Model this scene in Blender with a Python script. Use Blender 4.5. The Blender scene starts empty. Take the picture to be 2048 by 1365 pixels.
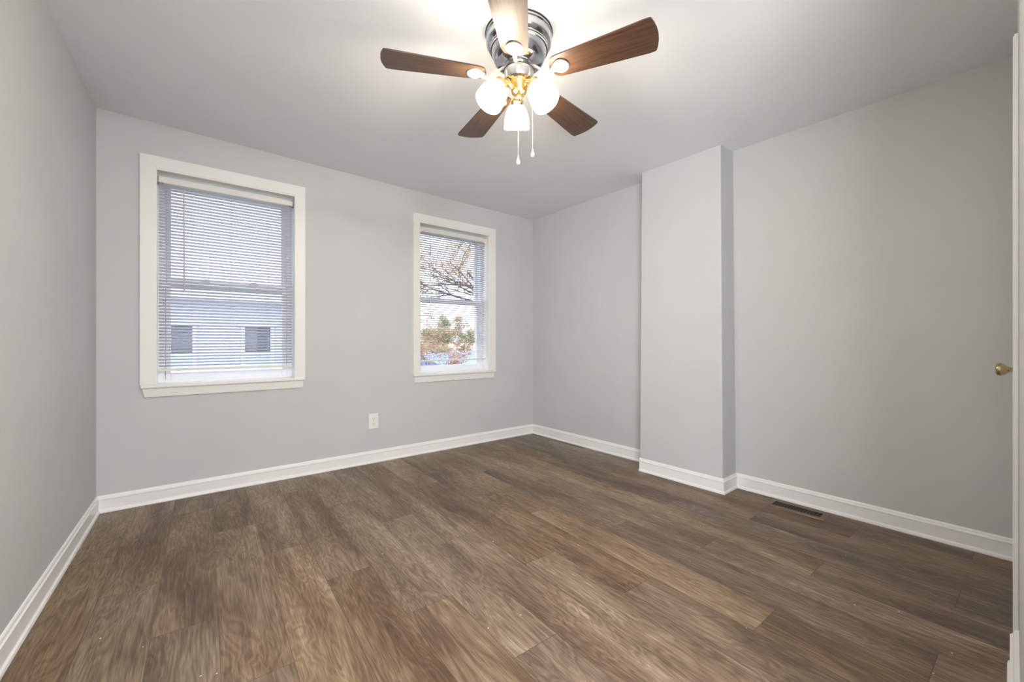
import bpy, bmesh, math, random
from mathutils import Vector, Matrix
PI = math.pi
S = bpy.context.scene
COL = S.collection
R = random.Random(7)

# ---------------------------------------------------------------- camera
cam_d = bpy.data.cameras.new('camera')
cam_d.sensor_width = 36.0
cam_d.lens = 815.0 / 2048.0 * 36.0
cam_d.clip_start = 0.01
cam = bpy.data.objects.new('camera', cam_d)
COL.objects.link(cam)
cam.location = (0, 0, 1.06)
cam.rotation_euler = (PI / 2, 0, math.radians(-39.15))
S.camera = cam

# ---------------------------------------------------------------- view, sky, lights
S.view_settings.view_transform = 'Standard'
S.view_settings.look = 'None'
S.view_settings.gamma = 1.0
S.view_settings.use_curve_mapping = False
S.view_settings.exposure = 0.70
SHADE_POWER = 47.0
HALL_FILL_POWER = 46.0
HALL_SIDE_FILL_POWER = 64.0
SKY_POWER = 2.3
w = bpy.data.worlds.new('sky'); S.world = w; w.use_nodes = True
nt = w.node_tree; nt.nodes.clear()
wo = nt.nodes.new('ShaderNodeOutputWorld'); bg = nt.nodes.new('ShaderNodeBackground')
tc = nt.nodes.new('ShaderNodeTexCoord'); sp = nt.nodes.new('ShaderNodeSeparateXYZ'); cr = nt.nodes.new('ShaderNodeValToRGB')
nt.links.new(tc.outputs['Generated'], sp.inputs[0]); nt.links.new(sp.outputs['Z'], cr.inputs[0])
cr.color_ramp.elements[0].position = 0.0; cr.color_ramp.elements[0].color = (0.93, 0.95, 1.0, 1)
cr.color_ramp.elements[1].position = 0.7; cr.color_ramp.elements[1].color = (0.62, 0.76, 1.0, 1)
nt.links.new(cr.outputs[0], bg.inputs[0]); bg.inputs[1].default_value = SKY_POWER
nt.links.new(bg.outputs[0], wo.inputs[0])

# added fill light, unseen, high in the hall behind the camera
ld = bpy.data.lights.new('hall_top_fill', 'AREA'); ld.shape = 'DISK'; ld.size = 0.6
ld.energy = HALL_FILL_POWER; ld.color = (1.0, 0.97, 0.94)
lo = bpy.data.objects.new('hall_top_fill', ld); COL.objects.link(lo); lo.location = (0.25, -1.1, 2.38)
lo.rotation_euler = (math.radians(28), 0, 0)
# second added fill, an unseen panel brightening walls and ceiling from the hall
ld2 = bpy.data.lights.new('hall_side_fill', 'AREA'); ld2.shape = 'RECTANGLE'; ld2.size = 1.1; ld2.size_y = 1.5
ld2.energy = HALL_SIDE_FILL_POWER; ld2.color = (0.96, 0.98, 1.0)
lo2 = bpy.data.objects.new('hall_side_fill', ld2); COL.objects.link(lo2); lo2.location = (-.70, -.95, 1.05)
lo2.rotation_euler = (math.radians(118), 0, -PI / 2)

# ---------------------------------------------------------------- materials
def newmat(name):
    m = bpy.data.materials.new(name); m.use_nodes = True
    m.node_tree.nodes.clear()
    return m, m.node_tree
def pbr(name, col, rough=0.5, metal=0.0, bump=0.0, bscale=30.0, vary=0.0, vscale=3.0, spec=0.5, coat=0.0):
    m, t = newmat(name)
    o = t.nodes.new('ShaderNodeOutputMaterial'); b = t.nodes.new('ShaderNodeBsdfPrincipled')
    t.links.new(b.outputs[0], o.inputs[0])
    b.inputs['Base Color'].default_value = (*col, 1); b.inputs['Roughness'].default_value = rough
    b.inputs['Metallic'].default_value = metal; b.inputs['Specular IOR Level'].default_value = spec
    b.inputs['Coat Weight'].default_value = coat
    c = t.nodes.new('ShaderNodeTexCoord')
    if vary > 0:
        n = t.nodes.new('ShaderNodeTexNoise'); n.inputs['Scale'].default_value = vscale; n.inputs['Detail'].default_value = 5
        r = t.nodes.new('ShaderNodeValToRGB')
        r.color_ramp.elements[0].position = .3; r.color_ramp.elements[1].position = .7
        r.color_ramp.elements[0].color = (*[x * (1 - vary) for x in col], 1)
        r.color_ramp.elements[1].color = (*[min(1, x * (1 + vary)) for x in col], 1)
        t.links.new(c.outputs['Object'], n.inputs['Vector']); t.links.new(n.outputs['Fac'], r.inputs[0]); t.links.new(r.outputs[0], b.inputs['Base Color'])
    if bump > 0:
        n = t.nodes.new('ShaderNodeTexNoise'); n.inputs['Scale'].default_value = bscale; n.inputs['Detail'].default_value = 6
        u = t.nodes.new('ShaderNodeBump'); u.inputs['Strength'].default_value = bump; u.inputs['Distance'].default_value = 0.01
        t.links.new(c.outputs['Object'], n.inputs['Vector']); t.links.new(n.outputs['Fac'], u.inputs['Height']); t.links.new(u.outputs[0], b.inputs['Normal'])
    return m
def emis(name, col, power, base=(0.9, 0.88, 0.82)):
    m, t = newmat(name)
    o = t.nodes.new('ShaderNodeOutputMaterial'); b = t.nodes.new('ShaderNodeBsdfPrincipled')
    b.inputs['Base Color'].default_value = (*base, 1); b.inputs['Roughness'].default_value = .35
    b.inputs['Emission Color'].default_value = (*col, 1); b.inputs['Emission Strength'].default_value = power
    t.links.new(b.outputs[0], o.inputs[0])
    return m

M = {}
WALL = (0.60, 0.61, 0.615)
M['wall'] = pbr('grey_wall_paint', WALL, .62, bump=.22, bscale=9, vary=.018, vscale=2.2, spec=.3)
M['ceiling'] = pbr('grey_ceiling_paint', (0.845, 0.865, 0.895), .7, bump=.15, bscale=7, vary=.015, vscale=1.7, spec=.25)
M['trim'] = pbr('white_gloss_trim_paint', (0.90, 0.90, 0.89), .32, bump=.08, bscale=25)
M['casing'] = pbr('off_white_casing_paint', (0.86, 0.855, 0.825), .38, bump=.10, bscale=22, vary=.015)
M['vinyl'] = pbr('white_vinyl', (0.90, 0.91, 0.93), .35)
M['blindrail'] = pbr('cream_blind_rail', (0.80, 0.78, 0.74), .4)
M['wand'] = pbr('grey_plastic_wand', (0.62, 0.60, 0.60), .3)
M['cord'] = pbr('white_cord', (0.75, 0.75, 0.78), .8)
M['darkcord'] = pbr('dark_sash_cord', (0.05, 0.05, 0.06), .8)
M['nickel'] = pbr('brushed_nickel', (0.62, 0.61, 0.60), .22, 1.0)
M['chrome'] = pbr('polished_nickel_housing', (0.52, 0.54, 0.58), .14, 1.0)
M['brass'] = pbr('polished_brass', (0.83, 0.58, 0.24), .2, 1.0)
M['oldbrass'] = pbr('antique_brass_knob', (0.46, 0.40, 0.22), .22, 1.0)
M['irons'] = pbr('satin_blade_iron', (0.78, 0.76, 0.72), .35, .6)
M['black'] = pbr('dark_gap', (0.02, 0.02, 0.02), .8)
M['steel'] = pbr('grey_steel_bracket', (0.25, 0.27, 0.28), .5, .6)
M['plastic'] = pbr('white_outlet_plastic', (0.88, 0.87, 0.84), .35)
M['crystal'] = pbr('clear_pendant', (0.85, 0.87, 0.9), .08, 0.5)
M['ventbrown'] = pbr('brown_vent_enamel', (0.15, 0.092, 0.058), .38, .3)
M['flake'] = pbr('white_paint_flake', (0.85, 0.84, 0.8), .7)
M['siding'] = pbr('pale_lavender_siding', (0.52, 0.52, 0.64), .8, vary=.03, vscale=.7)
M['whitewood'] = pbr('white_painted_fascia', (0.72, 0.72, 0.76), .7)
M['roof'] = pbr('grey_shingle_roof', (0.30, 0.29, 0.34), .9, vary=.15, vscale=6)
M['darkglass'] = pbr('dark_window_glass', (0.03, 0.035, 0.06), .15)
M['shadeglass'] = pbr('pale_window_shade', (0.45, 0.52, 0.58), .5)
M['tarp'] = pbr('blue_sheet_roof', (0.28, 0.40, 0.68), .6, vary=.1, vscale=1.5)
M['bark'] = pbr('dark_bark', (0.075, 0.06, 0.055), .9, vary=.2, vscale=8)
M['leaf_o'] = pbr('orange_autumn_leaf', (0.80, 0.36, 0.11), .7, vary=.3, vscale=.9)
M['leaf_g'] = pbr('olive_leaf', (0.42, 0.40, 0.16), .7, vary=.35, vscale=.9)
M['leaf_b'] = pbr('brown_autumn_leaf', (0.50, 0.29, 0.14), .7, vary=.3, vscale=.9)
M['grass'] = pbr('dull_grass', (0.16, 0.17, 0.09), .9, vary=.2, vscale=1)
M['brickwall'] = pbr('tan_house_wall', (0.48, 0.40, 0.36), .9, vary=.1, vscale=2)
M['shade'] = emis('lit_frosted_glass', (1.0, 0.88, 0.70), SHADE_POWER)
M['shadeneck'] = emis('dim_frosted_glass_neck', (1.0, 0.74, 0.36), 2.2)
M['shademid'] = emis('lit_frosted_glass_upper', (1.0, 0.85, 0.62), SHADE_POWER * .35)
M['bulb'] = emis('lit_bulb', (1.0, 0.85, 0.6), SHADE_POWER)

def slatmat():
    m, t = newmat('white_blind_slat')
    o = t.nodes.new('ShaderNodeOutputMaterial'); d = t.nodes.new('ShaderNodeBsdfPrincipled'); tr = t.nodes.new('ShaderNodeBsdfTranslucent'); x = t.nodes.new('ShaderNodeMixShader')
    d.inputs['Base Color'].default_value = (.92, .93, .95, 1); d.inputs['Roughness'].default_value = .4
    tr.inputs[0].default_value = (.74, .76, .95, 1); x.inputs[0].default_value = .28
    t.links.new(d.outputs[0], x.inputs[1]); t.links.new(tr.outputs[0], x.inputs[2]); t.links.new(x.outputs[0], o.inputs[0])
    return m
M['slat'] = slatmat()
def glassmat():
    m, t = newmat('window_glass')
    o = t.nodes.new('ShaderNodeOutputMaterial'); g = t.nodes.new('ShaderNodeBsdfGlossy'); tr = t.nodes.new('ShaderNodeBsdfTransparent'); x = t.nodes.new('ShaderNodeMixShader')
    g.inputs['Roughness'].default_value = .02; tr.inputs[0].default_value = (.96, .97, .98, 1); x.inputs[0].default_value = .06
    t.links.new(tr.outputs[0], x.inputs[1]); t.links.new(g.outputs[0], x.inputs[2]); t.links.new(x.outputs[0], o.inputs[0])
    return m
M['glass'] = glassmat()

def woodblade():
    m, t = newmat('walnut_blade')
    N = t.nodes.new; L = t.links.new
    o = N('ShaderNodeOutputMaterial'); b = N('ShaderNodeBsdfPrincipled'); L(b.outputs[0], o.inputs[0])
    c = N('ShaderNodeTexCoord'); mp = N('ShaderNodeMapping'); mp.inputs['Scale'].default_value = (3, 60, 10)
    n = N('ShaderNodeTexNoise'); n.inputs['Scale'].default_value = 2.0; n.inputs['Detail'].default_value = 6; n.inputs['Distortion'].default_value = .6
    r = N('ShaderNodeValToRGB')
    r.color_ramp.elements[0].position = .32; r.color_ramp.elements[0].color = (.042, .021, .013, 1)
    r.color_ramp.elements[1].position = .70; r.color_ramp.elements[1].color = (.105, .053, .028, 1)
    L(c.outputs['Object'], mp.inputs[0]); L(mp.outputs[0], n.inputs[0]); L(n.outputs['Fac'], r.inputs[0]); L(r.outputs[0], b.inputs['Base Color'])
    b.inputs['Roughness'].default_value = .38; b.inputs['Coat Weight'].default_value = .15
    return m
M['blade'] = woodblade()

def floormat():
    m, t = newmat('oak_look_plank_floor')
    N = t.nodes.new; L = t.links.new
    def mt(op, a, b=None, c=None):
        k = N('ShaderNodeMath'); k.operation = op
        for i, v in enumerate((a, b, c)):
            if v is None: continue
            if isinstance(v, (int, float)): k.inputs[i].default_value = v
            else: L(v, k.inputs[i])
        return k.outputs[0]
    o = N('ShaderNodeOutputMaterial'); b = N('ShaderNodeBsdfPrincipled'); L(b.outputs[0], o.inputs[0])
    c = N('ShaderNodeTexCoord'); s = N('ShaderNodeSeparateXYZ'); L(c.outputs['Object'], s.inputs[0])
    X, Y = s.outputs[0], s.outputs[1]
    rowf = mt('DIVIDE', mt('SUBTRACT', X, 0.0435), 0.195)
    row = mt('FLOOR', rowf); fx = mt('FRACT', rowf)
    al = mt('DIVIDE', mt('ADD', mt('SUBTRACT', Y, 1.505), mt('MULTIPLY', row, 0.425)), 1.275)
    idp = mt('FLOOR', al); fy = mt('FRACT', al)
    cb = N('ShaderNodeCombineXYZ'); L(row, cb.inputs[0]); L(idp, cb.inputs[1])
    wn = N('ShaderNodeTexWhiteNoise'); wn.noise_dimensions = '2D'; L(cb.outputs[0], wn.inputs['Vector'])
    rnd = wn.outputs['Value']
    # coordinates offset per plank, stretched along the plank
    off = mt('MULTIPLY', rnd, 37.0)
    def vec(sx, sy, extra=0.0):
        k = N('ShaderNodeCombineXYZ')
        L(mt('ADD', mt('MULTIPLY', X, sx), off), k.inputs[0]); L(mt('ADD', mt('MULTIPLY', Y, sy), mt('MULTIPLY', off, 1.7)), k.inputs[1]); k.inputs[2].default_value = extra
        return k.outputs[0]
    # broad cathedral figure: contour lines of a stretched noise
    n1 = N('ShaderNodeTexNoise'); n1.inputs['Scale'].default_value = 1.0; n1.inputs['Detail'].default_value = 3.5; n1.inputs['Roughness'].default_value = .55; n1.inputs['Distortion'].default_value = .5
    L(vec(7.5, 1.3), n1.inputs['Vector'])
    rings = mt('FRACT', mt('MULTIPLY', n1.outputs['Fac'], 17.0))
    rings = mt('ABSOLUTE', mt('SUBTRACT', rings, .5))
    n2 = N('ShaderNodeTexNoise'); n2.inputs['Scale'].default_value = 1.0; n2.inputs['Detail'].default_value = 7; n2.inputs['Roughness'].default_value = .68
    L(vec(85, 3.6, 4.0), n2.inputs['Vector'])
    n3 = N('ShaderNodeTexNoise'); n3.inputs['Scale'].default_value = 1.0; n3.inputs['Detail'].default_value = 4; n3.inputs['Distortion'].default_value = .8
    L(vec(5.5, 1.1, 9.0), n3.inputs['Vector'])
    n4 = N('ShaderNodeTexNoise'); n4.inputs['Scale'].default_value = 1.0; n4.inputs['Detail'].default_value = 3
    L(vec(240, 9, 2.0), n4.inputs['Vector'])
    v = mt('MULTIPLY', rings, .40)
    v = mt('ADD', v, mt('MULTIPLY', n2.outputs['Fac'], .80))
    v = mt('ADD', v, mt('MULTIPLY', n3.outputs['Fac'], 1.0))
    v = mt('ADD', v, mt('MULTIPLY', n4.outputs['Fac'], .55))
    v = mt('ADD', v, mt('MULTIPLY', rnd, .17))
    v = mt('SUBTRACT', v, .875)
    r = N('ShaderNodeValToRGB'); L(v, r.inputs[0])
    e = r.color_ramp.elements
    e[0].position = .12; e[0].color = (.080, .053, .036, 1)
    e[1].position = .92; e[1].color = (.46, .38, .285, 1)
    k = e.new(.38); k.color = (.150, .103, .068, 1)
    k = e.new(.60); k.color = (.245, .182, .125, 1)
    k = e.new(.76); k.color = (.33, .26, .187, 1)
    # per plank tint: redder or greyer
    hs = N('ShaderNodeHueSaturation'); L(r.outputs[0], hs.inputs['Color'])
    wn2 = N('ShaderNodeTexWhiteNoise'); wn2.noise_dimensions = '2D'
    cb2 = N('ShaderNodeCombineXYZ'); L(mt('ADD', row, 31.0), cb2.inputs[0]); L(idp, cb2.inputs[1]); L(cb2.outputs[0], wn2.inputs['Vector'])
    L(mt('ADD', mt('MULTIPLY', wn2.outputs['Value'], .30), .97), hs.inputs['Saturation'])
    L(mt('ADD', mt('MULTIPLY', rnd, .08), .87), hs.inputs['Value'])
    # seams
    ex = mt('MINIMUM', fx, mt('SUBTRACT', 1.0, fx)); ey = mt('MINIMUM', fy, mt('SUBTRACT', 1.0, fy))
    sx = mt('LESS_THAN', mt('MULTIPLY', ex, .195), .0010); sy = mt('LESS_THAN', mt('MULTIPLY', ey, 1.275), .0013)
    seam = mt('MAXIMUM', sx, sy)
    mx = N('ShaderNodeMix'); mx.data_type = 'RGBA'; L(mt('MULTIPLY', seam, .7), mx.inputs['Factor']); L(hs.outputs[0], mx.inputs[6]); mx.inputs[7].default_value = (.055, .036, .026, 1)
    L(mx.outputs[2], b.inputs['Base Color'])
    L(mt('ADD', mt('MULTIPLY', n2.outputs['Fac'], .2), .36), b.inputs['Roughness'])
    b.inputs['Specular IOR Level'].default_value = .45
    bu = N('ShaderNodeBump'); bu.inputs['Strength'].default_value = .35; bu.inputs['Distance'].default_value = .0012
    L(mt('SUBTRACT', mt('ADD', n2.outputs['Fac'], n4.outputs['Fac']), mt('MULTIPLY', seam, 1.5)), bu.inputs['Height']); L(bu.outputs[0], b.inputs['Normal'])
    return m
M['floor'] = floormat()

# ---------------------------------------------------------------- mesh helpers
def obj(name, bm, m, parent=None, smooth=False, loc=None, rotz=None):
    me = bpy.data.meshes.new(name)
    bmesh.ops.recalc_face_normals(bm, faces=bm.faces)
    bm.to_mesh(me); bm.free()
    mats = m if isinstance(m, (list, tuple)) else [m]
    for k in mats: me.materials.append(k)
    if smooth:
        for p in me.polygons: p.use_smooth = True
        try: me.set_sharp_from_angle(angle=math.radians(40))
        except Exception: pass
    o = bpy.data.objects.new(name, me); COL.objects.link(o)
    if parent: o.parent = parent
    if loc is not None: o.location = loc
    if rotz is not None: o.rotation_euler = (0, 0, rotz)
    return o
def thing(name, label=None, cat=None, loc=(0, 0, 0), rotz=0, group=None, kind=None, parent=None):
    o = bpy.data.objects.new(name, None); COL.objects.link(o)
    o.empty_display_size = .05
    o.location = loc; o.rotation_euler = (0, 0, rotz)
    if label: o['label'] = label
    if cat: o['category'] = cat
    if group: o['group'] = group
    if kind: o['kind'] = kind
    if parent: o.parent = parent
    return o
def tag(o, label=None, cat=None, group=None, kind=None):
    for k, v in (('label', label), ('category', cat), ('group', group), ('kind', kind)):
        if v: o[k] = v
    return o
def NB(): return bmesh.new()
def box(bm, x0, x1, y0, y1, z0, z1, bev=0.0, mat=0):
    vs = [bm.verts.new((x, y, z)) for x in (x0, x1) for y in (y0, y1) for z in (z0, z1)]
    fs = [bm.faces.new([vs[i] for i in f]) for f in ((0, 1, 3, 2), (4, 6, 7, 5), (0, 4, 5, 1), (2, 3, 7, 6), (0, 2, 6, 4), (1, 5, 7, 3))]
    for f in fs: f.material_index = mat
    if bev > 0:
        es = list({e for f in fs for e in f.edges})
        bmesh.ops.bevel(bm, geom=es, offset=bev, segments=2, profile=.5, affect='EDGES')
def prism(bm, pts, z0, z1):
    a = [bm.verts.new((p[0], p[1], z0)) for p in pts]; b = [bm.verts.new((p[0], p[1], z1)) for p in pts]
    n = len(pts)
    bm.faces.new(a); bm.faces.new(b)
    for i in range(n): bm.faces.new((a[i], a[(i + 1) % n], b[(i + 1) % n], b[i]))
def lathe(bm, prof, seg=40, mtx=None, mats=None, close=False):
    rings = []
    for r, z in prof:
        if r < 1e-6: ring = [bm.verts.new((0, 0, z))]
        else: ring = [bm.verts.new((r * math.cos(2 * PI * i / seg), r * math.sin(2 * PI * i / seg), z)) for i in range(seg)]
        rings.append(ring)
    for k in range(len(rings) - 1):
        a, b = rings[k], rings[k + 1]
        for i in range(seg):
            j = (i + 1) % seg
            if len(a) == 1 and len(b) == 1: continue
            if len(a) == 1: f = bm.faces.new((a[0], b[i], b[j]))
            elif len(b) == 1: f = bm.faces.new((a[i], a[j], b[0]))
            else: f = bm.faces.new((a[i], a[j], b[j], b[i]))
            if mats: f.material_index = mats[k]
    if mtx is not None:
        bmesh.ops.transform(bm, matrix=mtx, verts=[v for ring in rings for v in ring])
def tube(bm, pts, rads, seg=8, cap=True):
    pts = [Vector(p) for p in pts]
    if isinstance(rads, (int, float)): rads = [rads] * len(pts)
    rings = []; up = None
    for i, p in enumerate(pts):
        d = (pts[min(i + 1, len(pts) - 1)] - pts[max(i - 1, 0)]).normalized()
        if up is None: up = d.orthogonal().normalized()
        up = (up - d * up.dot(d))
        if up.length < 1e-5: up = d.orthogonal()
        up.normalize(); sd = d.cross(up)
        rings.append([bm.verts.new(p + (up * math.cos(2 * PI * k / seg) + sd * math.sin(2 * PI * k / seg)) * rads[i]) for k in range(seg)])
    for a, b in zip(rings, rings[1:]):
        for k in range(seg): bm.faces.new((a[k], a[(k + 1) % seg], b[(k + 1) % seg], b[k]))
    if cap: bm.faces.new(rings[0]); bm.faces.new(rings[-1])
def sweep(bm, prof, path, side=1):
    """moulding: prof = [(out, z)] swept along a floor path [(x,y)], mitred; out = to the left of travel * side"""
    P = [Vector((p[0], p[1])) for p in path]; rings = []
    for i, p in enumerate(P):
        ds = []
        if i > 0: ds.append((P[i] - P[i - 1]).normalized())
        if i < len(P) - 1: ds.append((P[i + 1] - P[i]).normalized())
        ns = [Vector((-d.y, d.x)) * side for d in ds]
        n = ns[0] if len(ns) == 1 else (ns[0] + ns[1]) / (1 + ns[0].dot(ns[1]))
        rings.append([bm.verts.new((p.x + n.x * o, p.y + n.y * o, z)) for o, z in prof])
    k = len(prof)
    for a, b in zip(rings, rings[1:]):
        for i in range(k): bm.faces.new((a[i], a[(i + 1) % k], b[(i + 1) % k], b[i]))
    bm.faces.new(rings[0]); bm.faces.new(rings[-1])

# ---------------------------------------------------------------- room outline
LA = Vector((-0.40, 3.552)); RB = Vector((3.15, 3.487)); RN = Vector((3.115, -0.013)); LN = Vector((-0.525, -0.013))
D = (RB - LA).normalized(); WROT = math.atan2(D.y, D.x); WLEN = (RB - LA).length
CH = 2.44
def ceil_z(x, y):
    u = max(0, min(1, (x + .45) / 3.6)); v = max(0, min(1, y / 3.52))
    return CH + .055 * (max(0, v - .35) / .65) ** 1.5 * (1 - u) ** 1.4 + .012 * v * u

bm = NB(); box(bm, -1.0, 4.2, -4.2, 4.6, -.06, 0)
fl = obj('floor', bm, M['floor'], rotz=-math.radians(2.05)); tag(fl, kind='structure', label='brown oak-look plank floor')
# ceiling: a gently uneven sheet with a slab over it
bm = NB(); nx, ny = 24, 24; x0, x1, y0, y1 = -.62, 3.3, -.13, 3.70
g = [[bm.verts.new((x0 + (x1 - x0) * i / nx, y0 + (y1 - y0) * j / ny, ceil_z(x0 + (x1 - x0) * i / nx, y0 + (y1 - y0) * j / ny))) for j in range(ny + 1)] for i in range(nx + 1)]
for i in range(nx):
    for j in range(ny): bm.faces.new((g[i][j], g[i + 1][j], g[i + 1][j + 1], g[i][j + 1]))
t4 = [bm.verts.new((x, y, 2.62)) for x, y in ((x0, y0), (x1, y0), (x1, y1), (x0, y1))]
bm.faces.new(t4)
def rim(line, a, b): bm.faces.new([a, *line, b])
rim([g[i][0] for i in range(nx + 1)], t4[0], t4[1]) if False else bm.faces.new([t4[0]] + [g[i][0] for i in range(nx + 1)] + [t4[1]])
bm.faces.new([t4[1]] + [g[nx][j] for j in range(ny + 1)] + [t4[2]])
bm.faces.new([t4[2]] + [g[i][ny] for i in range(nx, -1, -1)] + [t4[3]])
bm.faces.new([t4[3]] + [g[0][j] for j in range(ny, -1, -1)] + [t4[0]])
ce = obj('ceiling', bm, M['ceiling'], smooth=True); tag(ce, kind='structure', label='grey painted ceiling')

# far wall with two window openings (local x along the wall, local y outwards)
W1 = dict(u0=.278, u1=1.092, z0=.775, z1=2.190, ou0=.199, ou1=1.163, oz=2.268)
W2 = dict(u0=2.136, u1=2.922, z0=.752, z1=2.176, ou0=2.070, ou1=3.008, oz=2.250)
bm = NB(); T = .26; top = 2.60
box(bm, -.20, W1['u0'], 0, T, 0, top)
box(bm, W1['u1'], W2['u0'], 0, T, 0, top)
box(bm, W2['u1'], WLEN + .2, 0, T, 0, top)
for W in (W1, W2):
    box(bm, W['u0'], W['u1'], 0, T, 0, W['z0'] - .02)
    box(bm, W['u0'], W['u1'], 0, T, W['z1'], top)
bmesh.ops.remove_doubles(bm, verts=bm.verts, dist=1e-5)
tag(obj('wall_far', bm, M['wall'], loc=(LA.x, LA.y, 0), rotz=WROT), kind='structure', label='grey wall with the two windows')
def wallstrip(name, a, b, side, z1=2.60, t=.12):
    d = (b - a).normalized(); n = Vector((-d.y, d.x)) * side
    bm = NB(); prism(bm, [a, b, b + n * t, a + n * t], 0, z1)
    return obj(name, bm, M['wall'])
tag(wallstrip('wall_left', LN + (LN - LA).normalized() * 0, LA + Vector((0, 0)), 1), kind='structure', label='grey left wall')
tag(wallstrip('wall_right', RN, RB, -1), kind='structure', label='grey right wall')
# back wall, with the doorway the view is taken from and the closet door near the right corner
bm = NB(); yb = -.013
box(bm, 1.09, 2.17, yb - .12, yb, 0, 2.60)
box(bm, 2.95, 3.24, yb - .12, yb, 0, 2.60)
box(bm, 2.17, 2.95, yb - .12, yb, 1.99, 2.60)
box(bm, LN.x - .12, LN.x + .06, yb - .12, yb, 0, 2.10)
tag(obj('wall_back', bm, M['wall']), kind='structure', label='grey back wall seen edge-on')
# hall behind the doorway
def sbox(name, *a, m=None, label=None):
    bm = NB(); box(bm, *a); return tag(obj(name, bm, m or M['wall']), kind='structure', label=label)
bm = NB()
for q in ((-2.9, -1.5, 0, 2.45), (-.40, yb - .12, 0, 2.45), (-1.5, -.40, 0, .55), (-1.5, -.40, 2.05, 2.45)): box(bm, -.76, -.66, *q)
tag(obj('wall_hall_left', bm, M['wall']), kind='structure')
sbox('wall_hall_right', 1.25, 1.35, -2.9, yb - .12, 0, 2.45)
bm = NB(); box(bm, -.76, -.45, -3.0, -2.9, 0, 2.45); box(bm, 1.05, 1.35, -3.0, -2.9, 0, 2.45); box(bm, -.45, 1.05, -3.0, -2.9, 0, .30); box(bm, -.45, 1.05, -3.0, -2.9, 2.0, 2.45)
tag(obj('wall_hall_end', bm, M['wall']), kind='structure')
sbox('ceiling_hall', -.76, 1.35, -3.0, yb - .12, 2.45, 2.55, m=M['ceiling'])

# chimney breast with a chipped, slightly wavy corner
cx0 = 2.915; cy0, cy1 = 1.268, 1.925
bm = NB()
nz = 70; cols = []
rr = random.Random(3)
for k in range(nz + 1):
    z = 2.50 * k / nz
    j = (rr.random() - .5) * .0035 + .0025 * math.sin(z * 5.1) + (.004 if .28 < z < .42 and rr.random() < .6 else 0)
    lean = .045 * z / 2.44
    x = cx0 - .0 + lean * .9
    cols.append([bm.verts.new(p) for p in ((3.20, cy1 + lean * .2, z), (x + .003, cy1 + lean * .2, z), (x, cy1 - .006 + lean * .2, z), (x + .001, cy0 + .012 + lean * .7, z), (x + .003 + abs(j), cy0 + .003 + lean * .7, z), (x + .012, cy0 + lean * .7 + abs(j) * .6, z), (3.20, cy0 + lean * .35, z))])
for a, b in zip(cols, cols[1:]):
    for i in range(6): bm.faces.new((a[i], a[i + 1], b[i + 1], b[i]))
    bm.faces.new((a[6], a[0], b[0], b[6]))
bm.faces.new(cols[0]); bm.faces.new(cols[-1])
tag(obj('wall_chimney', bm, M['wall'], smooth=False), kind='structure', label='boxed-out grey chimney breast on the right wall')

# baseboards: board with a stepped cap and a quarter-round shoe
BP = [(0, 0), (.020, 0), (.0205, .006), (.018, .014), (.0125, .019), (.0115, .022), (.0115, .076), (.0135, .080), (.0135, .085), (.009, .090), (.007, .099), (.004, .104), (0, .105)]
def base(name, path, side, label, prof=BP):
    bm = NB(); sweep(bm, prof, path, side)
    bmesh.ops.recalc_face_normals(bm, faces=bm.faces)
    return tag(obj(name, bm, M['trim'], smooth=False), kind='structure', label=label)
base('baseboard_far', [LA + D * .001, RB], -1, 'white baseboard under the windows')
base('baseboard_left', [LN, LA], -1, 'white baseboard of the left wall')
rd = (RN - RB).normalized()
def onR(y): return RB + rd * ((y - RB.y) / rd.y)
base('baseboard_right', [RB, onR(1.93)], -1, 'white baseboard between far corner and chimney')
base('baseboard_chimney', [(2.918, 1.925), (2.918, 1.268), onR(1.268)], -1, 'white baseboard around the chimney')
base('baseboard_near', [onR(1.268), RN], -1, 'white baseboard of the right wall beside the vent')
BP2 = [(0, 0), (.024, 0), (.0245, .008), (.022, .017), (.016, .022), (.0155, .095), (.0185, .100), (.0185, .106), (.012, .112), (.010, .120), (.005, .126), (0, .127)]
base('baseboard_back', [(2.095, yb), (1.09, yb)], -1, 'white baseboard end at the right picture edge', BP2)

# ---------------------------------------------------------------- closet door in the back wall (edge-on at the right)
d1 = thing('door_1', 'white closet door seen edge-on at the right edge of the picture', kind='structure')
bm = NB(); box(bm, 2.19, 2.93, yb - .05, yb - .012, .01, 1.985, .003); obj('door_leaf', bm, M['trim'], d1)
bm = NB(); cy = yb
def casing_leg(x0, x1):
    box(bm, x0, x1, cy, cy + .0095, 0, 2.058, .002)
    box(bm, x0 + .004, x1 - .012, cy + .0095, cy + .0125, 0, 2.053, .001)
casing_leg(2.10, 2.18); casing_leg(2.94, 3.02)
box(bm, 2.181, 2.939, cy, cy + .0105, 1.985, 2.058, .002)
obj('door_casing', bm, M['casing'], d1)
bm = NB()
Mx = Matrix.Translation((2.80, yb - .012, .935)) @ Matrix.Rotation(-PI / 2, 4, 'X')
lathe(bm, [(0, 0), (.031, 0), (.032, .003), (.028, .006), (.012, .010), (.010, .030), (.014, .036), (.0265, .052), (.0285, .060), (.0255, .069), (.018, .073), (0, .0735)], 28, Mx)
obj('door_knob', bm, M['oldbrass'], d1, smooth=True)

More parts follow.
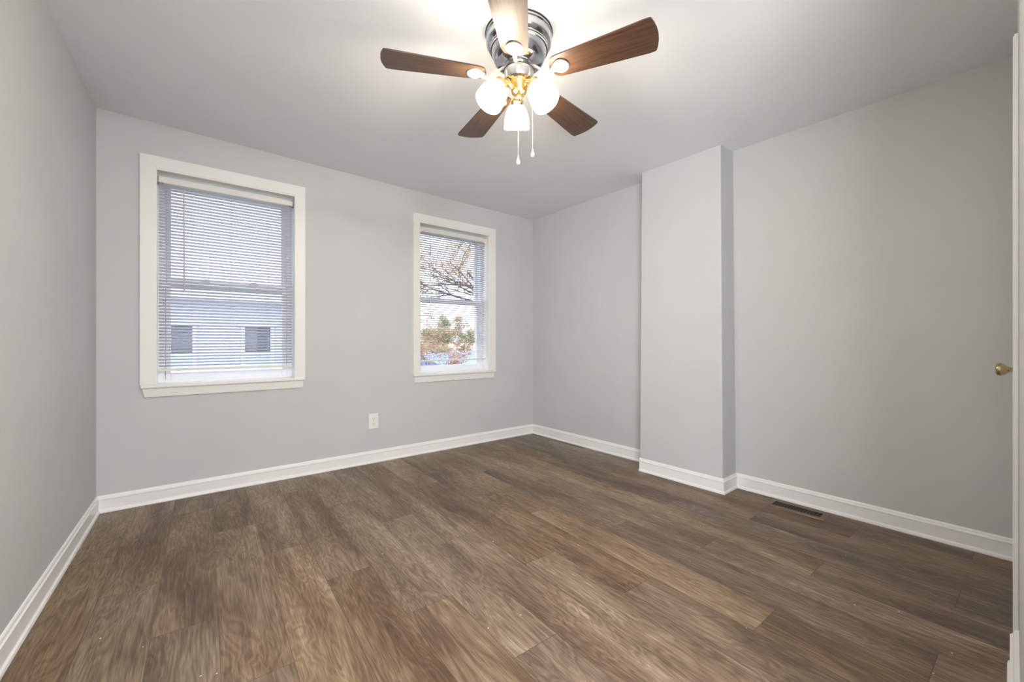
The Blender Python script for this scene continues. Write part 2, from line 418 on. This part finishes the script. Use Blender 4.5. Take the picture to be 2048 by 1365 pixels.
# ---------------------------------------------------------------- windows and blinds
def wthing(name, **k): return thing(name, loc=(LA.x, LA.y, 0), rotz=WROT, **k)
def window(name, W, label):
    t = wthing(name, kind='structure', label=label)
    u0, u1, z0, z1, ou0, ou1, oz = (W[k] for k in ('u0', 'u1', 'z0', 'z1', 'ou0', 'ou1', 'oz'))
    f = -.024
    # casing: two legs and a head, mitred
    bm = NB()
    def quad_prism(p):
        a = [bm.verts.new((x, 0.0, z)) for x, z in p]; b = [bm.verts.new((x, f, z)) for x, z in p]
        fs = [bm.faces.new(a), bm.faces.new(b)]
        for i in range(4): fs.append(bm.faces.new((a[i], a[(i + 1) % 4], b[(i + 1) % 4], b[i])))
        bmesh.ops.bevel(bm, geom=[e for e in bm.faces[-1].edges] if False else list({e for e in fs[1].edges}), offset=.0022, segments=2, affect='EDGES')
    quad_prism([(ou0, z0), (u0, z0), (u0, z1), (ou0, oz)]); obj('side_casing', bm, M['casing'], t)
    bm = NB(); quad_prism([(u1, z0), (ou1, z0), (ou1, oz), (u1, z1)]); obj('side_casing', bm, M['casing'], t)
    bm = NB(); quad_prism([(ou0, oz), (u0, z1), (u1, z1), (ou1, oz)]); obj('head_casing', bm, M['casing'], t)
    # jamb liner
    bm = NB(); j = .012
    box(bm, u0 - .001, u0 + j * .3, -.018, .10, z0, z1); box(bm, u1 - j * .3, u1 + .001, -.018, .10, z0, z1)
    box(bm, u0, u1, -.018, .10, z1 - .008, z1)
    obj('jamb', bm, M['casing'], t)
    # stool with a rounded nose, and the apron under it
    bm = NB(); box(bm, ou0 + .003, ou1 - .002, -.034, .0, z0 - .022, z0, .006); box(bm, u0, u1, 0, .10, z0 - .02, z0)
    obj('stool', bm, M['casing'], t)
    bm = NB(); e = .016
    pts = [(ou0 + .006, z0 - .022), (ou1 - .006, z0 - .022), (ou1 - .012, z0 - .080), (ou0 + .018, z0 - .080)]
    a = [bm.verts.new((x, 0, z)) for x, z in pts]; b = [bm.verts.new((x + (e * .3 if i in (0, 3) else -e * .3), -.019 if i < 2 else -.012, z)) for i, (x, z) in enumerate(pts)]
    bm.faces.new(a); bm.faces.new(b)
    for i in range(4): bm.faces.new((a[i], a[(i + 1) % 4], b[(i + 1) % 4], b[i]))
    obj('apron', bm, M['casing'], t)
    # vinyl outer frame
    bm = NB(); fw = .034; ya, yb_ = .10, .19
    box(bm, u0, u0 + fw, ya, yb_, z0, z1, .002); box(bm, u1 - fw, u1, ya, yb_, z0, z1, .002)
    box(bm, u0 + fw, u1 - fw, ya, yb_, z1 - .035, z1, .002); box(bm, u0 + fw, u1 - fw, ya, yb_, z0 - .02, z0 + .018, .002)
    obj('window_frame', bm, M['vinyl'], t)
    zm = 1.465; sw = .040
    def sash(nm, y0_, y1_, za, zb, ra, rb):
        bm = NB(); a0, a1 = u0 + fw - .004, u1 - fw + .004
        box(bm, a0, a0 + sw, y0_, y1_, za, zb, .003); box(bm, a1 - sw, a1, y0_, y1_, za, zb, .003)
        box(bm, a0 + sw, a1 - sw, y0_, y1_, za, za + ra, .003); box(bm, a0 + sw, a1 - sw, y0_, y1_, zb - rb, zb, .003)
        s = obj(nm, bm, M['vinyl'], t)
        bm = NB(); box(bm, a0 + sw - .004, a1 - sw + .004, (y0_ + y1_) / 2 - .002, (y0_ + y1_) / 2 + .002, za + ra - .004, zb - rb + .004)
        obj('pane', bm, M['glass'], s)
        return s
    sash('upper_sash', .148, .176, zm - .025, z1 - .032, .045, .034)
    ls = sash('lower_sash', .112, .140, z0 + .014, zm + .022, .052, .040)
    bm = NB()
    for q in (.32, .68):
        uc = u0 + (u1 - u0) * q; box(bm, uc - .03, uc + .03, .098, .114, zm + .018, zm + .030, .003); box(bm, uc - .01, uc + .022, .092, .104, zm + .028, zm + .036, .002)
    obj('sash_lock', bm, M['vinyl'], ls)
    return t
window('window_1', W1, 'left window with white casing'); window('window_2', W2, 'right window with white casing')

def blind(W, htop, zbot, wand_u, label, ladders, slope=14, dark=None):
    t = wthing('window_blind', label=label, cat='window blind', group='mini blinds in the windows')
    u0, u1 = W['u0'] + .007, W['u1'] - .007
    yc = .046
    bm = NB(); box(bm, u0, u1, yc - .019, yc + .019, htop - .038, htop, .003)
    box(bm, u0, u1, yc - .0225, yc - .019, htop - .036, htop - .002, .001); obj('headrail', bm, M['blindrail'], t)
    # 25 mm curved slats
    bm = NB(); pitch = .0212; z = htop - .052; n = 0; tilt = math.radians(slope); hw = .0125
    while z > zbot + .012:
        rings = []
        for s in (u0 + .003, u1 - .003):
            ring = []
            for k in range(5):
                q = -1 + k * .5
                yy = q * hw * math.cos(tilt); zz = -q * hw * math.sin(tilt) + .0017 * (1 - q * q)
                ring.append(bm.verts.new((s, yc + yy, z + zz)))
            rings.append(ring)
        for k in range(4): bm.faces.new((rings[0][k], rings[0][k + 1], rings[1][k + 1], rings[1][k]))
        z -= pitch; n += 1
    geom = bm.faces[:]
    ex = bmesh.ops.solidify(bm, geom=geom, thickness=.0004)
    o = obj('slats', bm, M['slat'], t, smooth=False)
    for p in o.data.polygons: p.use_smooth = True
    bm = NB(); box(bm, u0 + .002, u1 - .002, yc - .013, yc + .013, zbot - .010, zbot + .006, .003); obj('bottom_rail', bm, M['blindrail'], t)
    for q in ladders:
        uc = u0 + (u1 - u0) * q
        bm = NB(); zt = htop - .04
        tube(bm, [(uc, yc - .0145, zt), (uc, yc - .0145, zbot)], .0007, 5); tube(bm, [(uc, yc + .0145, zt), (uc, yc + .0145, zbot)], .0007, 5)
        zz = htop - .052
        while zz > zbot + .012:
            tube(bm, [(uc, yc - .0145, zz - .0005 + .003), (uc, yc + .0145, zz - .0045)], .0005, 4); zz -= pitch
        obj('ladder_cord', bm, M['cord'], t)
    if dark:
        for uu, za, zb in dark:
            bm = NB(); tube(bm, [(uu, yc + .034, za), (uu, yc + .034, zb)], .0011, 5); obj('lift_cord', bm, M['darkcord'], t)
    bm = NB(); wy = yc - .030
    tube(bm, [(wand_u, wy + .006, htop - .044), (wand_u, wy, htop - .058), (wand_u, wy, htop - .066)], .0014, 6)
    tube(bm, [(wand_u, wy, htop - .066), (wand_u + .002, wy - .001, 1.398), (wand_u + .002, wy - .001, 1.392)], [.0042, .0046, .0052], 8)
    obj('tilt_wand', bm, M['wand'], t)
    for a, s in ((u0, 1), (u1, -1)):
        bm = NB()
        x0, x1 = sorted((a - s * .005, a + s * .004)); box(bm, x0, x1, yc - .024, yc + .02, htop - .042, htop + .002, .001)
        x0, x1 = sorted((a, a + s * .030)); box(bm, x0, x1, yc - .024, yc - .014, htop - .044, htop - .036, .001)
        obj('bracket', bm, M['steel'] if dark else M['vinyl'], t, )
    bm = NB(); bm.free()
    return t
blind(W1, 2.152, .868, .419, 'wide white mini blind lowered in the left window, pale house behind', (.22, .50, .79), slope=25, dark=((.327, 2.09, 1.44), (.322, 1.43, .80), (1.048, 1.9, .86)))
blind(W2, 2.140, .872, 2.262, 'narrower white mini blind lowered in the right window, autumn tree behind', (.20, .50, .80), slope=10)

# ---------------------------------------------------------------- outlet
t = wthing('wall_outlet', label='white duplex outlet low on the grey wall between the windows', cat='outlet')
uo, zo = 1.707, .361
bm = NB(); box(bm, uo - .041, uo + .041, -.006, 0, zo - .066, zo + .066, .003); obj('cover_plate', bm, M['plastic'], t)
for dz in (.022, -.022):
    bm = NB(); pts = []
    for k in range(20):
        a = 2 * PI * k / 20; pts.append((uo + .0175 * math.cos(a), zo + dz + max(-.0145, min(.0145, .0175 * math.sin(a)))))
    a_ = [bm.verts.new((x, -.006, z)) for x, z in pts]; b_ = [bm.verts.new((x, -.0085, z)) for x, z in pts]
    bm.faces.new(a_); bm.faces.new(b_)
    for k in range(20): bm.faces.new((a_[k], a_[(k + 1) % 20], b_[(k + 1) % 20], b_[k]))
    s = obj('receptacle', bm, M['plastic'], t)
    bm = NB()
    box(bm, uo - .0085, uo - .0058, -.0090, -.0080, zo + dz - .002, zo + dz + .0085); box(bm, uo + .0058, uo + .0085, -.0090, -.0080, zo + dz - .001, zo + dz + .0075)
    lathe(bm, [(0, 0), (.0030, 0), (.0030, .001), (0, .001)], 10, Matrix.Translation((uo, -.0080, zo + dz - .0085)) @ Matrix.Rotation(PI / 2, 4, 'X'))
    obj('slots', bm, M['black'], s)
bm = NB(); lathe(bm, [(0, 0), (.003, 0), (.0025, .0015), (0, .002)], 10, Matrix.Translation((uo, -.006, zo)) @ Matrix.Rotation(PI / 2, 4, 'X')); obj('screw', bm, M['nickel'], t, smooth=True)

# ---------------------------------------------------------------- floor vent
vt = thing('floor_vent', 'brown metal floor vent with dark slots beside the right baseboard', 'floor vent', (3.004, .856, 0), math.radians(-.6))
bm = NB(); vw, vl = .066, .158; iw, il = .038, .128
def ringbox(bm, X, Y, ix, iy, z0, z1, zi):
    o0 = [bm.verts.new(p) for p in ((-X, -Y, z0), (X, -Y, z0), (X, Y, z0), (-X, Y, z0))]
    o1 = [bm.verts.new(p) for p in ((-X + .004, -Y + .004, z1 - .001), (X - .004, -Y + .004, z1 - .001), (X - .004, Y - .004, z1 - .001), (-X + .004, Y - .004, z1 - .001))]
    i1 = [bm.verts.new(p) for p in ((-ix, -iy, z1), (ix, -iy, z1), (ix, iy, z1), (-ix, iy, z1))]
    i0 = [bm.verts.new(p) for p in ((-ix, -iy, zi), (ix, -iy, zi), (ix, iy, zi), (-ix, iy, zi))]
    for a, b in ((o0, o1), (o1, i1), (i1, i0)):
        for k in range(4): bm.faces.new((a[k], a[(k + 1) % 4], b[(k + 1) % 4], b[k]))
ringbox(bm, vw, vl, iw, il, .0003, .0065, .0008); obj('vent_frame', bm, M['ventbrown'], vt)
bm = NB(); box(bm, -iw - .001, iw + .001, -il - .001, il + .001, .0004, .0012); obj('duct_opening', bm, M['black'], vt)
bm = NB()
nf = 15
for k in range(1, nf):
    yy = -il + 2 * il * k / nf
    pts = []
    for q in range(9):
        s = -1 + q * .25; pts.append((s * iw, yy + .006 * (1 - s * s), .0045))
    tube(bm, pts, .0009, 4)
obj('fins', bm, M['ventbrown'], vt)
bm = NB()
for s in (-1,):
    tube(bm, [(s * 0, -il, .0042), (0, il, .0042)], .0010, 4)
obj('crossbar', bm, M['ventbrown'], vt)

# ---------------------------------------------------------------- white flakes on the floor
flakes = [(.60, 2.02), (.05, 1.62), (.09, 1.60), (-.03, 1.64), (.02, 1.45), (.13, 1.42), (.78, 1.98), (1.28, 1.73), (1.60, 1.42), (2.42, 1.14), (2.55, .52), (1.62, .62), (2.10, .40), (2.18, .28), (1.86, .16), (2.03, .13), (1.02, 1.20), (.88, 1.22), (1.9, .98), (.70, .99), (-.10, 1.90), (-.22, 2.05)]
f0 = None
for i, (x, y) in enumerate(flakes):
    if f0 is None:
        bm = NB(); vs = [bm.verts.new((r_ * math.cos(a), r_ * math.sin(a), z_)) for z_ in (0.0002, .0014) for a, r_ in ((0, .0040), (1.1, .0026), (2.2, .0034), (3.3, .0022), (4.6, .0036))]
        bm.faces.new(vs[:5]); bm.faces.new(vs[5:])
        for k in range(5): bm.faces.new((vs[k], vs[(k + 1) % 5], vs[5 + (k + 1) % 5], vs[5 + k]))
        f0 = obj('paint_flake', bm, M['flake']); o = f0
        tag(o, 'tiny white paint flake lying on the brown plank floor', 'paint flake', 'white paint flakes on the floor')
    else:
        o = f0.copy(); COL.objects.link(o)
    o.location = (x, y, 0); o.rotation_euler = (0, 0, R.random() * 6); s = R.uniform(.5, 1.1); o.scale = (s, s * R.uniform(.5, 1), 1)
bm = NB(); vs = [bm.verts.new(p) for p in ((-.02, 0, .0003), (.02, -.004, .0003), (.012, .012, .0003), (-.008, .010, .0003))]; vt2 = [bm.verts.new((v.co.x, v.co.y, .004)) for v in vs]
bm.faces.new(vs); bm.faces.new(vt2)
for k in range(4): bm.faces.new((vs[k], vs[(k + 1) % 4], vt2[(k + 1) % 4], vt2[k]))
o = obj('paint_chip', bm, M['flake'], loc=(.70, .972, 0)); tag(o, 'largest white chip on the floor, at the bottom edge of the picture', 'paint chip')

# ---------------------------------------------------------------- ceiling fan
FC = Vector((1.186, 1.407)); FZ = ceil_z(*FC)
fan = thing('ceiling_fan', 'ceiling fan with five walnut blades, nickel housing and three lit glass shades', 'ceiling fan', (FC.x, FC.y, 0))
bm = NB()
lathe(bm, [(0, 2.443), (.147, 2.443), (.150, 2.438), (.150, 2.428), (.146, 2.424), (.146, 2.418), (.148, 2.412), (.147, 2.396), (.139, 2.384), (.132, 2.380), (.131, 2.376), (.128, 2.374), (.122, 2.352), (.117, 2.335), (.108, 2.318), (.094, 2.308), (.074, 2.305), (.070, 2.303), (.0, 2.303)], 72)
obj('motor_housing', bm, M['chrome'], fan, smooth=True)
bm = NB()
lathe(bm, [(.1505, 2.4435), (.1525, 2.441), (.1505, 2.436), (.148, 2.4435)], 72); obj('housing_rim', bm, M['black'], fan, smooth=True)
bm = NB(); lathe(bm, [(.1285, 2.374), (.1300, 2.372), (.1292, 2.364), (.1270, 2.366)], 72)
obj('groove_band', bm, M['nickel'], fan, smooth=True)
bm = NB()
lathe(bm, [(.0, 2.304), (.062, 2.304), (.064, 2.300), (.056, 2.297), (.056, 2.276), (.0, 2.276)], 48); obj('flywheel', bm, M['nickel'], fan, smooth=True)
bm = NB()
lathe(bm, [(0, 2.278), (.066, 2.278), (.068, 2.275), (.068, 2.270), (.066, 2.268), (.066, 2.236), (.064, 2.230), (.052, 2.226), (0, 2.226)], 56); sh = obj('switch_housing', bm, M['nickel'], fan, smooth=True)
bm = NB(); lathe(bm, [(.0675, 2.2775), (.0695, 2.2755), (.0675, 2.2735)], 56); obj('rim_line', bm, M['black'], sh)
# blades
def bladebm():
    bm = NB(); out = []
    r0, r1, w0, w1 = .150, .592, .057, .079
    def edge(s):
        return [(r0 + .010, s * (w0 - .020)), (r0 + .016, s * (w0 - .010)), (r0 + .028, s * (w0 - .003)), (r0 + .045, s * w0), (r1 - .040, s * w1), (r1 - .016, s * (w1 - .0005)), (r1 - .011, s * (w1 - .003)), (r1 - .008, s * (w1 - .009))]
    up = edge(1); dn = edge(-1)
    tip = [(r1 + .006 - .014 * q * q, q * (w1 - .009)) for q in (.75, .4, 0, -.4, -.75)]
    pts = up + tip + dn[::-1] + [(r0 + .002, -.014), (r0, 0), (r0 + .002, .014)]
    n = len(pts)
    a = [bm.verts.new((x, y, -.003)) for x, y in pts]; b = [bm.verts.new((x, y, .003)) for x, y in pts]
    fa = bm.faces.new(a); fb = bm.faces.new(b)
    for i in range(n): bm.faces.new((a[i], a[(i + 1) % n], b[(i + 1) % n], b[i]))
    bmesh.ops.bevel(bm, geom=list(fa.edges), offset=.0012, segments=2, affect='EDGES')
    return bm
def ironbm():
    bm = NB()
    # teardrop medallion under the blade
    pts = []
    for k in range(28):
        a = 2 * PI * k / 28; c = math.cos(a)
        x = .194 + .041 * c; wdt = .038 * (1.0 if c > 0 else (1 + c * .55)) * 1.0
        pts.append((x, wdt * math.sin(a)))
    lv = [(-.0035, 1.0), (-.0085, 1.0), (-.0105, .90), (-.0098, .80), (-.0098, .3)]
    rings = [[bm.verts.new((.192 + (x - .192) * s, y * s, z)) for x, y in pts] for z, s in lv]
    for a, b in zip(rings, rings[1:]):
        for i in range(28): bm.faces.new((a[i], a[(i + 1) % 28], b[(i + 1) % 28], b[i]))
    bm.faces.new(rings[0]); bm.faces.new(rings[-1])
    # curved arm back to the flywheel
    prof = [(.190, -.0098, .010, .004), (.172, -.013, .010, .006), (.158, -.018, .0085, .007), (.140, -.016, .0085, .006), (.120, -.002, .010, .005), (.100, .016, .012, .0045), (.080, .032, .013, .004), (.052, .042, .014, .004)]
    rs = []
    for x, z, hw, hh in prof:
        rs.append([bm.verts.new((x, hw * math.cos(2 * PI * k / 10), z + hh * math.sin(2 * PI * k / 10))) for k in range(10)])
    for a, b in zip(rs, rs[1:]):
        for i in range(10): bm.faces.new((a[i], a[(i + 1) % 10], b[(i + 1) % 10], b[i]))
    bm.faces.new(rs[0]); bm.faces.new(rs[-1])
    return bm
ZB = 2.246
angs = [10.0, 78.8, 153.8, 224.5, -66.2]
bl0 = ir0 = None
pitchm = Matrix.Rotation(math.radians(-9), 4, 'X')
for a in angs:
    mt_ = Matrix.Translation((0, 0, ZB)) @ Matrix.Rotation(math.radians(a), 4, 'Z')
    if bl0 is None:
        bl0 = bl = obj('blade', bladebm(), M['blade'], fan)
        ir0 = ir = obj('blade_iron', ironbm(), M['irons'], bl, smooth=True)
    else:
        bl = bl0.copy(); COL.objects.link(bl); ir = ir0.copy(); COL.objects.link(ir); bl.parent = fan; ir.parent = bl
    bl.matrix_local = mt_ @ pitchm
    ir.matrix_local = pitchm.inverted() @ Matrix.Rotation(math.radians(-4), 4, 'X')
# light kit
bm = NB()
lathe(bm, [(0, 2.227), (.046, 2.227), (.048, 2.222), (.044, 2.214), (.038, 2.205), (.036, 2.190), (.032, 2.178), (.022, 2.168), (.014, 2.163), (.013, 2.158), (.016, 2.153), (.011, 2.145), (.004, 2.142), (0, 2.142)], 40)
fit = obj('light_fitter', bm, M['brass'], fan, smooth=True)
TH = math.radians(32)
KX, KY = -.0062, .005
for k, az in enumerate((51, 174, 287.5)):
    a = math.radians(az); ca, sa = math.cos(a), math.sin(a)
    def pt(r, z): return (r * ca + KX, r * sa + KY, z)
    bm = NB(); tube(bm, [pt(.028, 2.200), pt(.044, 2.212), pt(.060, 2.216), pt(.074, 2.210), pt(.080, 2.200)], [.012, .0105, .010, .011, .013], 14); obj('lamp_arm', bm, M['brass'], fan, smooth=True)
    ax = Vector((math.sin(TH) * ca, math.sin(TH) * sa, -math.cos(TH)))
    base_ = Vector(pt(.078, 2.207))
    rot = Vector((0, 0, 1)).rotation_difference(ax).to_matrix().to_4x4(); mx = Matrix.Translation(base_) @ rot
    bm = NB(); lathe(bm, [(0, -.006), (.015, -.005), (.019, .002), (.025, .008), (.0295, .012), (.0305, .030), (.0280, .032), (.0280, .016), (0, .014)], 32, mx); obj('socket_cup', bm, M['brass'], fan, smooth=True)
    prof = [(.0235, .020), (.0275, .026), (.036, .036), (.045, .050), (.0520, .066), (.0570, .084), (.0600, .102), (.0605, .120), (.0610, .134)]
    inn = [(r - .0022, z) for r, z in prof[::-1]]
    pr = prof + inn
    bm = NB(); lathe(bm, pr, 40, mx, mats=[1 if max(pr[i][1], pr[i + 1][1]) < .052 else (2 if max(pr[i][1], pr[i + 1][1]) < .086 else 0) for i in range(len(pr) - 1)])
    s_ = obj('lamp_shade', bm, [M['shade'], M['shadeneck'], M['shademid']], fan, smooth=True)
    bm = NB(); lathe(bm, [(0, .018), (.012, .018), (.013, .036), (.022, .056), (.027, .075), (.026, .090), (.018, .103), (.008, .108), (0, .109)], 24, mx); obj('bulb', bm, M['bulb'], s_, smooth=True)
def chain(x, y, zt, zb, beads):
    bm = NB(); z = zt; pts = []
    tube(bm, [(x, y, zt), (x, y, zb)], .0006, 5)
    if beads:
        while z > zb:
            bmesh.ops.create_icosphere(bm, subdivisions=1, radius=.0019, matrix=Matrix.Translation((x, y, z))); z -= .0048
    c = obj('pull_chain', bm, M['nickel'], fan, smooth=True)
    bm = NB(); lathe(bm, [(0, zb), (.0022, zb - .003), (.0030, zb - .010), (.0075, zb - .022), (.0095, zb - .031), (.0080, zb - .038), (.0035, zb - .042), (0, zb - .043)], 16, Matrix.Translation((x, y, 0)))
    obj('pendant', bm, M['crystal'], c, smooth=True)
# positions relative to the fan axis; lateral direction of the photograph's view = (.775,-.631)
chain(-.018, -.016, 2.160, 1.887, True)
chain(.064 * .775 + .045 * .631, -.064 * .631 + .045 * .775, 2.30, 1.951, True)

# ---------------------------------------------------------------- outside: neighbour house seen in the left window
GZ = -3.2
bm = NB(); box(bm, -30, 45, 4.6, 80, GZ - .3, GZ); tag(obj('ground', bm, M['grass']), kind='structure', label='ground outside')
HX0, HX1, HY = -7.0, 4.6, 17.0
h = thing('neighbour_house', 'pale lavender house with dark windows seen through the left blind', 'house', (0, 0, GZ))
hz = 2.45 - GZ
bm = NB(); box(bm, HX0, HX1, HY, HY + 8, 0, hz)
obj('house_wall', bm, M['siding'], h)
bm = NB(); box(bm, HX0 - .3, HX1 + .3, HY - .40, HY - .02, hz - .05, hz + .55, .02); obj('fascia', bm, M['whitewood'], h)
bm = NB(); box(bm, HX0 - .3, HX1 + .3, HY - .02, HY + 8.3, hz, hz + .40, .02); obj('flat_roof', bm, M['roof'], h)
for wx in (-.62, 1.75, -3.6, 3.6):
    x0, x1 = wx, wx + .78 if wx != -.62 else .31
    zt = 1.545 - GZ; zb_ = -.15 - GZ; zmid = .62 - GZ
    bm = NB()
    tw = .11
    for q in ((x0 - tw, x0, zb_ - tw, zt), (x1, x1 + tw, zb_ - tw, zt), (x0, x1, zb_ - tw, zb_), (x0, x1, zmid - .04, zmid + .04)):
        box(bm, q[0], q[1], HY - .06, HY - .005, q[2], q[3])
    box(bm, x0 - .2, x1 + .2, HY - .12, HY - .005, zt, zt + .13)
    wf = obj('house_window', bm, M['whitewood'], h)
    bm = NB(); box(bm, x0, x1, HY - .03, HY - .005, zmid + .04, zt); obj('upper_pane', bm, M['darkglass'], wf)
    bm = NB(); box(bm, x0, x1, HY - .035, HY - .005, zb_, zmid - .04); obj('lower_pane', bm, M['shadeglass'], wf)

# ---------------------------------------------------------------- outside: trees and blue roof seen in the right window
def tree(loc, height, lean, seed, label, leafmats, nleaf, leafsize, spread, trunk_r, levels=4, name='autumn_tree', bias=None):
    rg = random.Random(seed)
    t = thing(name, label, 'tree', loc)
    bm = NB(); tips = []
    def grow(p, d, L, r, lev):
        n = 5; pts = [p.copy()]; rs = [r]
        for i in range(n):
            d = (d + Vector((rg.uniform(-1, 1), rg.uniform(-1, 1), rg.uniform(-.7, .8))) * .20).normalized()
            p = p + d * (L / n); pts.append(p.copy()); rs.append(r * (1 - .55 * (i + 1) / n))
            if lev >= 2: tips.append(p.copy())
        tube(bm, pts, rs, 7 if lev < 2 else 4)
        if lev < levels:
            k = 4 if lev == 0 else (4 if lev < 3 else 3)
            for q in range(k):
                i = rg.randint(2, n) if lev else rg.randint(3, n)
                b = pts[i]; dd = (d * .75 + Vector((rg.uniform(-1, 1), rg.uniform(-1, 1), rg.uniform(-.45, .75))) * spread)
                if bias and lev == 0: dd = dd + Vector(bias)
                grow(b, dd.normalized(), L * rg.uniform(.55, .78), rs[i] * .7, lev + 1)
    grow(Vector((0, 0, 0)), Vector(lean).normalized(), height * .45, trunk_r, 0)
    obj('branches', bm, M['bark'], t)
    for mi, mat in enumerate(leafmats):
        bm = NB()
        for _ in range(nleaf // len(leafmats)):
            c = tips[rg.randrange(len(tips))]
            hue = math.sin(c.x * .9 + 1.3) + math.cos(c.z * 1.1 + seed)
            if len(leafmats) > 1 and (hue > 0) != (mi == 0) and rg.random() < .7: continue
            c = c + Vector((rg.gauss(0, .16), rg.gauss(0, .16), rg.gauss(0, .13)))
            u = Vector((rg.gauss(0, 1), rg.gauss(0, 1), rg.gauss(0, 1))).normalized(); v = u.orthogonal().normalized()
            s = leafsize * rg.uniform(.6, 1.3)
            q = [c + u * s, c + v * s * .5, c - u * s, c - v * s * .5]
            bm.faces.new([bm.verts.new(x) for x in q])
        o = obj('foliage', bm, mat, t); o['kind'] = 'stuff'
    return t
tree((10.6, 12.9, GZ), 12.5, (-.10, -.05, 1), 5, 'large autumn tree with orange and olive leaves close behind the right window', [M['leaf_o'], M['leaf_g']], 22000, .050, .9, .20, bias=(-.6, 0, 0))
tree((18.3, 33.0, GZ), 7.4, (.0, 0, 1), 11, 'wide brown-leaved tree low behind the orange tree', [M['leaf_b'], M['leaf_g']], 22000, .09, 1.4, .16)
tree((10.1, 18.3, GZ), 5.4, (.05, 0, 1), 47, 'small brown-leaved tree low in front of the blue roof', [M['leaf_b'], M['leaf_o']], 9000, .05, 1.0, .07)
tree((27.5, 43, GZ), 9.2, (0, 0, 1), 23, 'brown and olive tree farther right behind the blue roof', [M['leaf_b'], M['leaf_g']], 22000, .10, 1.4, .16)
# low outbuilding with blue sheet roof
sd = thing('garden_shed', 'low outbuilding with a blue sheet roof under the autumn trees', 'shed', (14.6, 24.0, GZ - .35), math.radians(33))
bm = NB(); box(bm, -4.5, 4.5, -1.6, 1.6, 0, 3.05); obj('shed_wall', bm, M['brickwall'], sd)
bm = NB(); a = [bm.verts.new(p) for p in ((-4.7, -1.9, 2.95), (4.7, -1.9, 2.95), (4.7, 0, 3.85), (-4.7, 0, 3.85), (4.7, 1.9, 2.95), (-4.7, 1.9, 2.95))]
for f in ((0, 1, 2, 3), (3, 2, 4, 5), (0, 3, 5), (1, 4, 2), (0, 5, 4, 1)): bm.faces.new([a[i] for i in f])
obj('shed_roof', bm, M['tarp'], sd)
# far house with a pointed roof above the tree line
fh = thing('distant_house', 'small distant house with a pinkish pointed roof above the tree line', 'house', (31.0, 54.6, GZ))
bm = NB(); box(bm, -.6, .6, -.6, .6, 0, 7.0); obj('house_wall', bm, M['brickwall'], fh)
bm = NB(); a = [bm.verts.new(p) for p in ((-.8, -.8, 6.95), (.8, -.8, 6.95), (.8, .8, 6.95), (-.8, .8, 6.95), (0, 0, 8.4))]
for f in ((0, 1, 4), (1, 2, 4), (2, 3, 4), (3, 0, 4), (0, 3, 2, 1)): bm.faces.new([a[i] for i in f])
obj('roof', bm, M['brickwall'], fh)
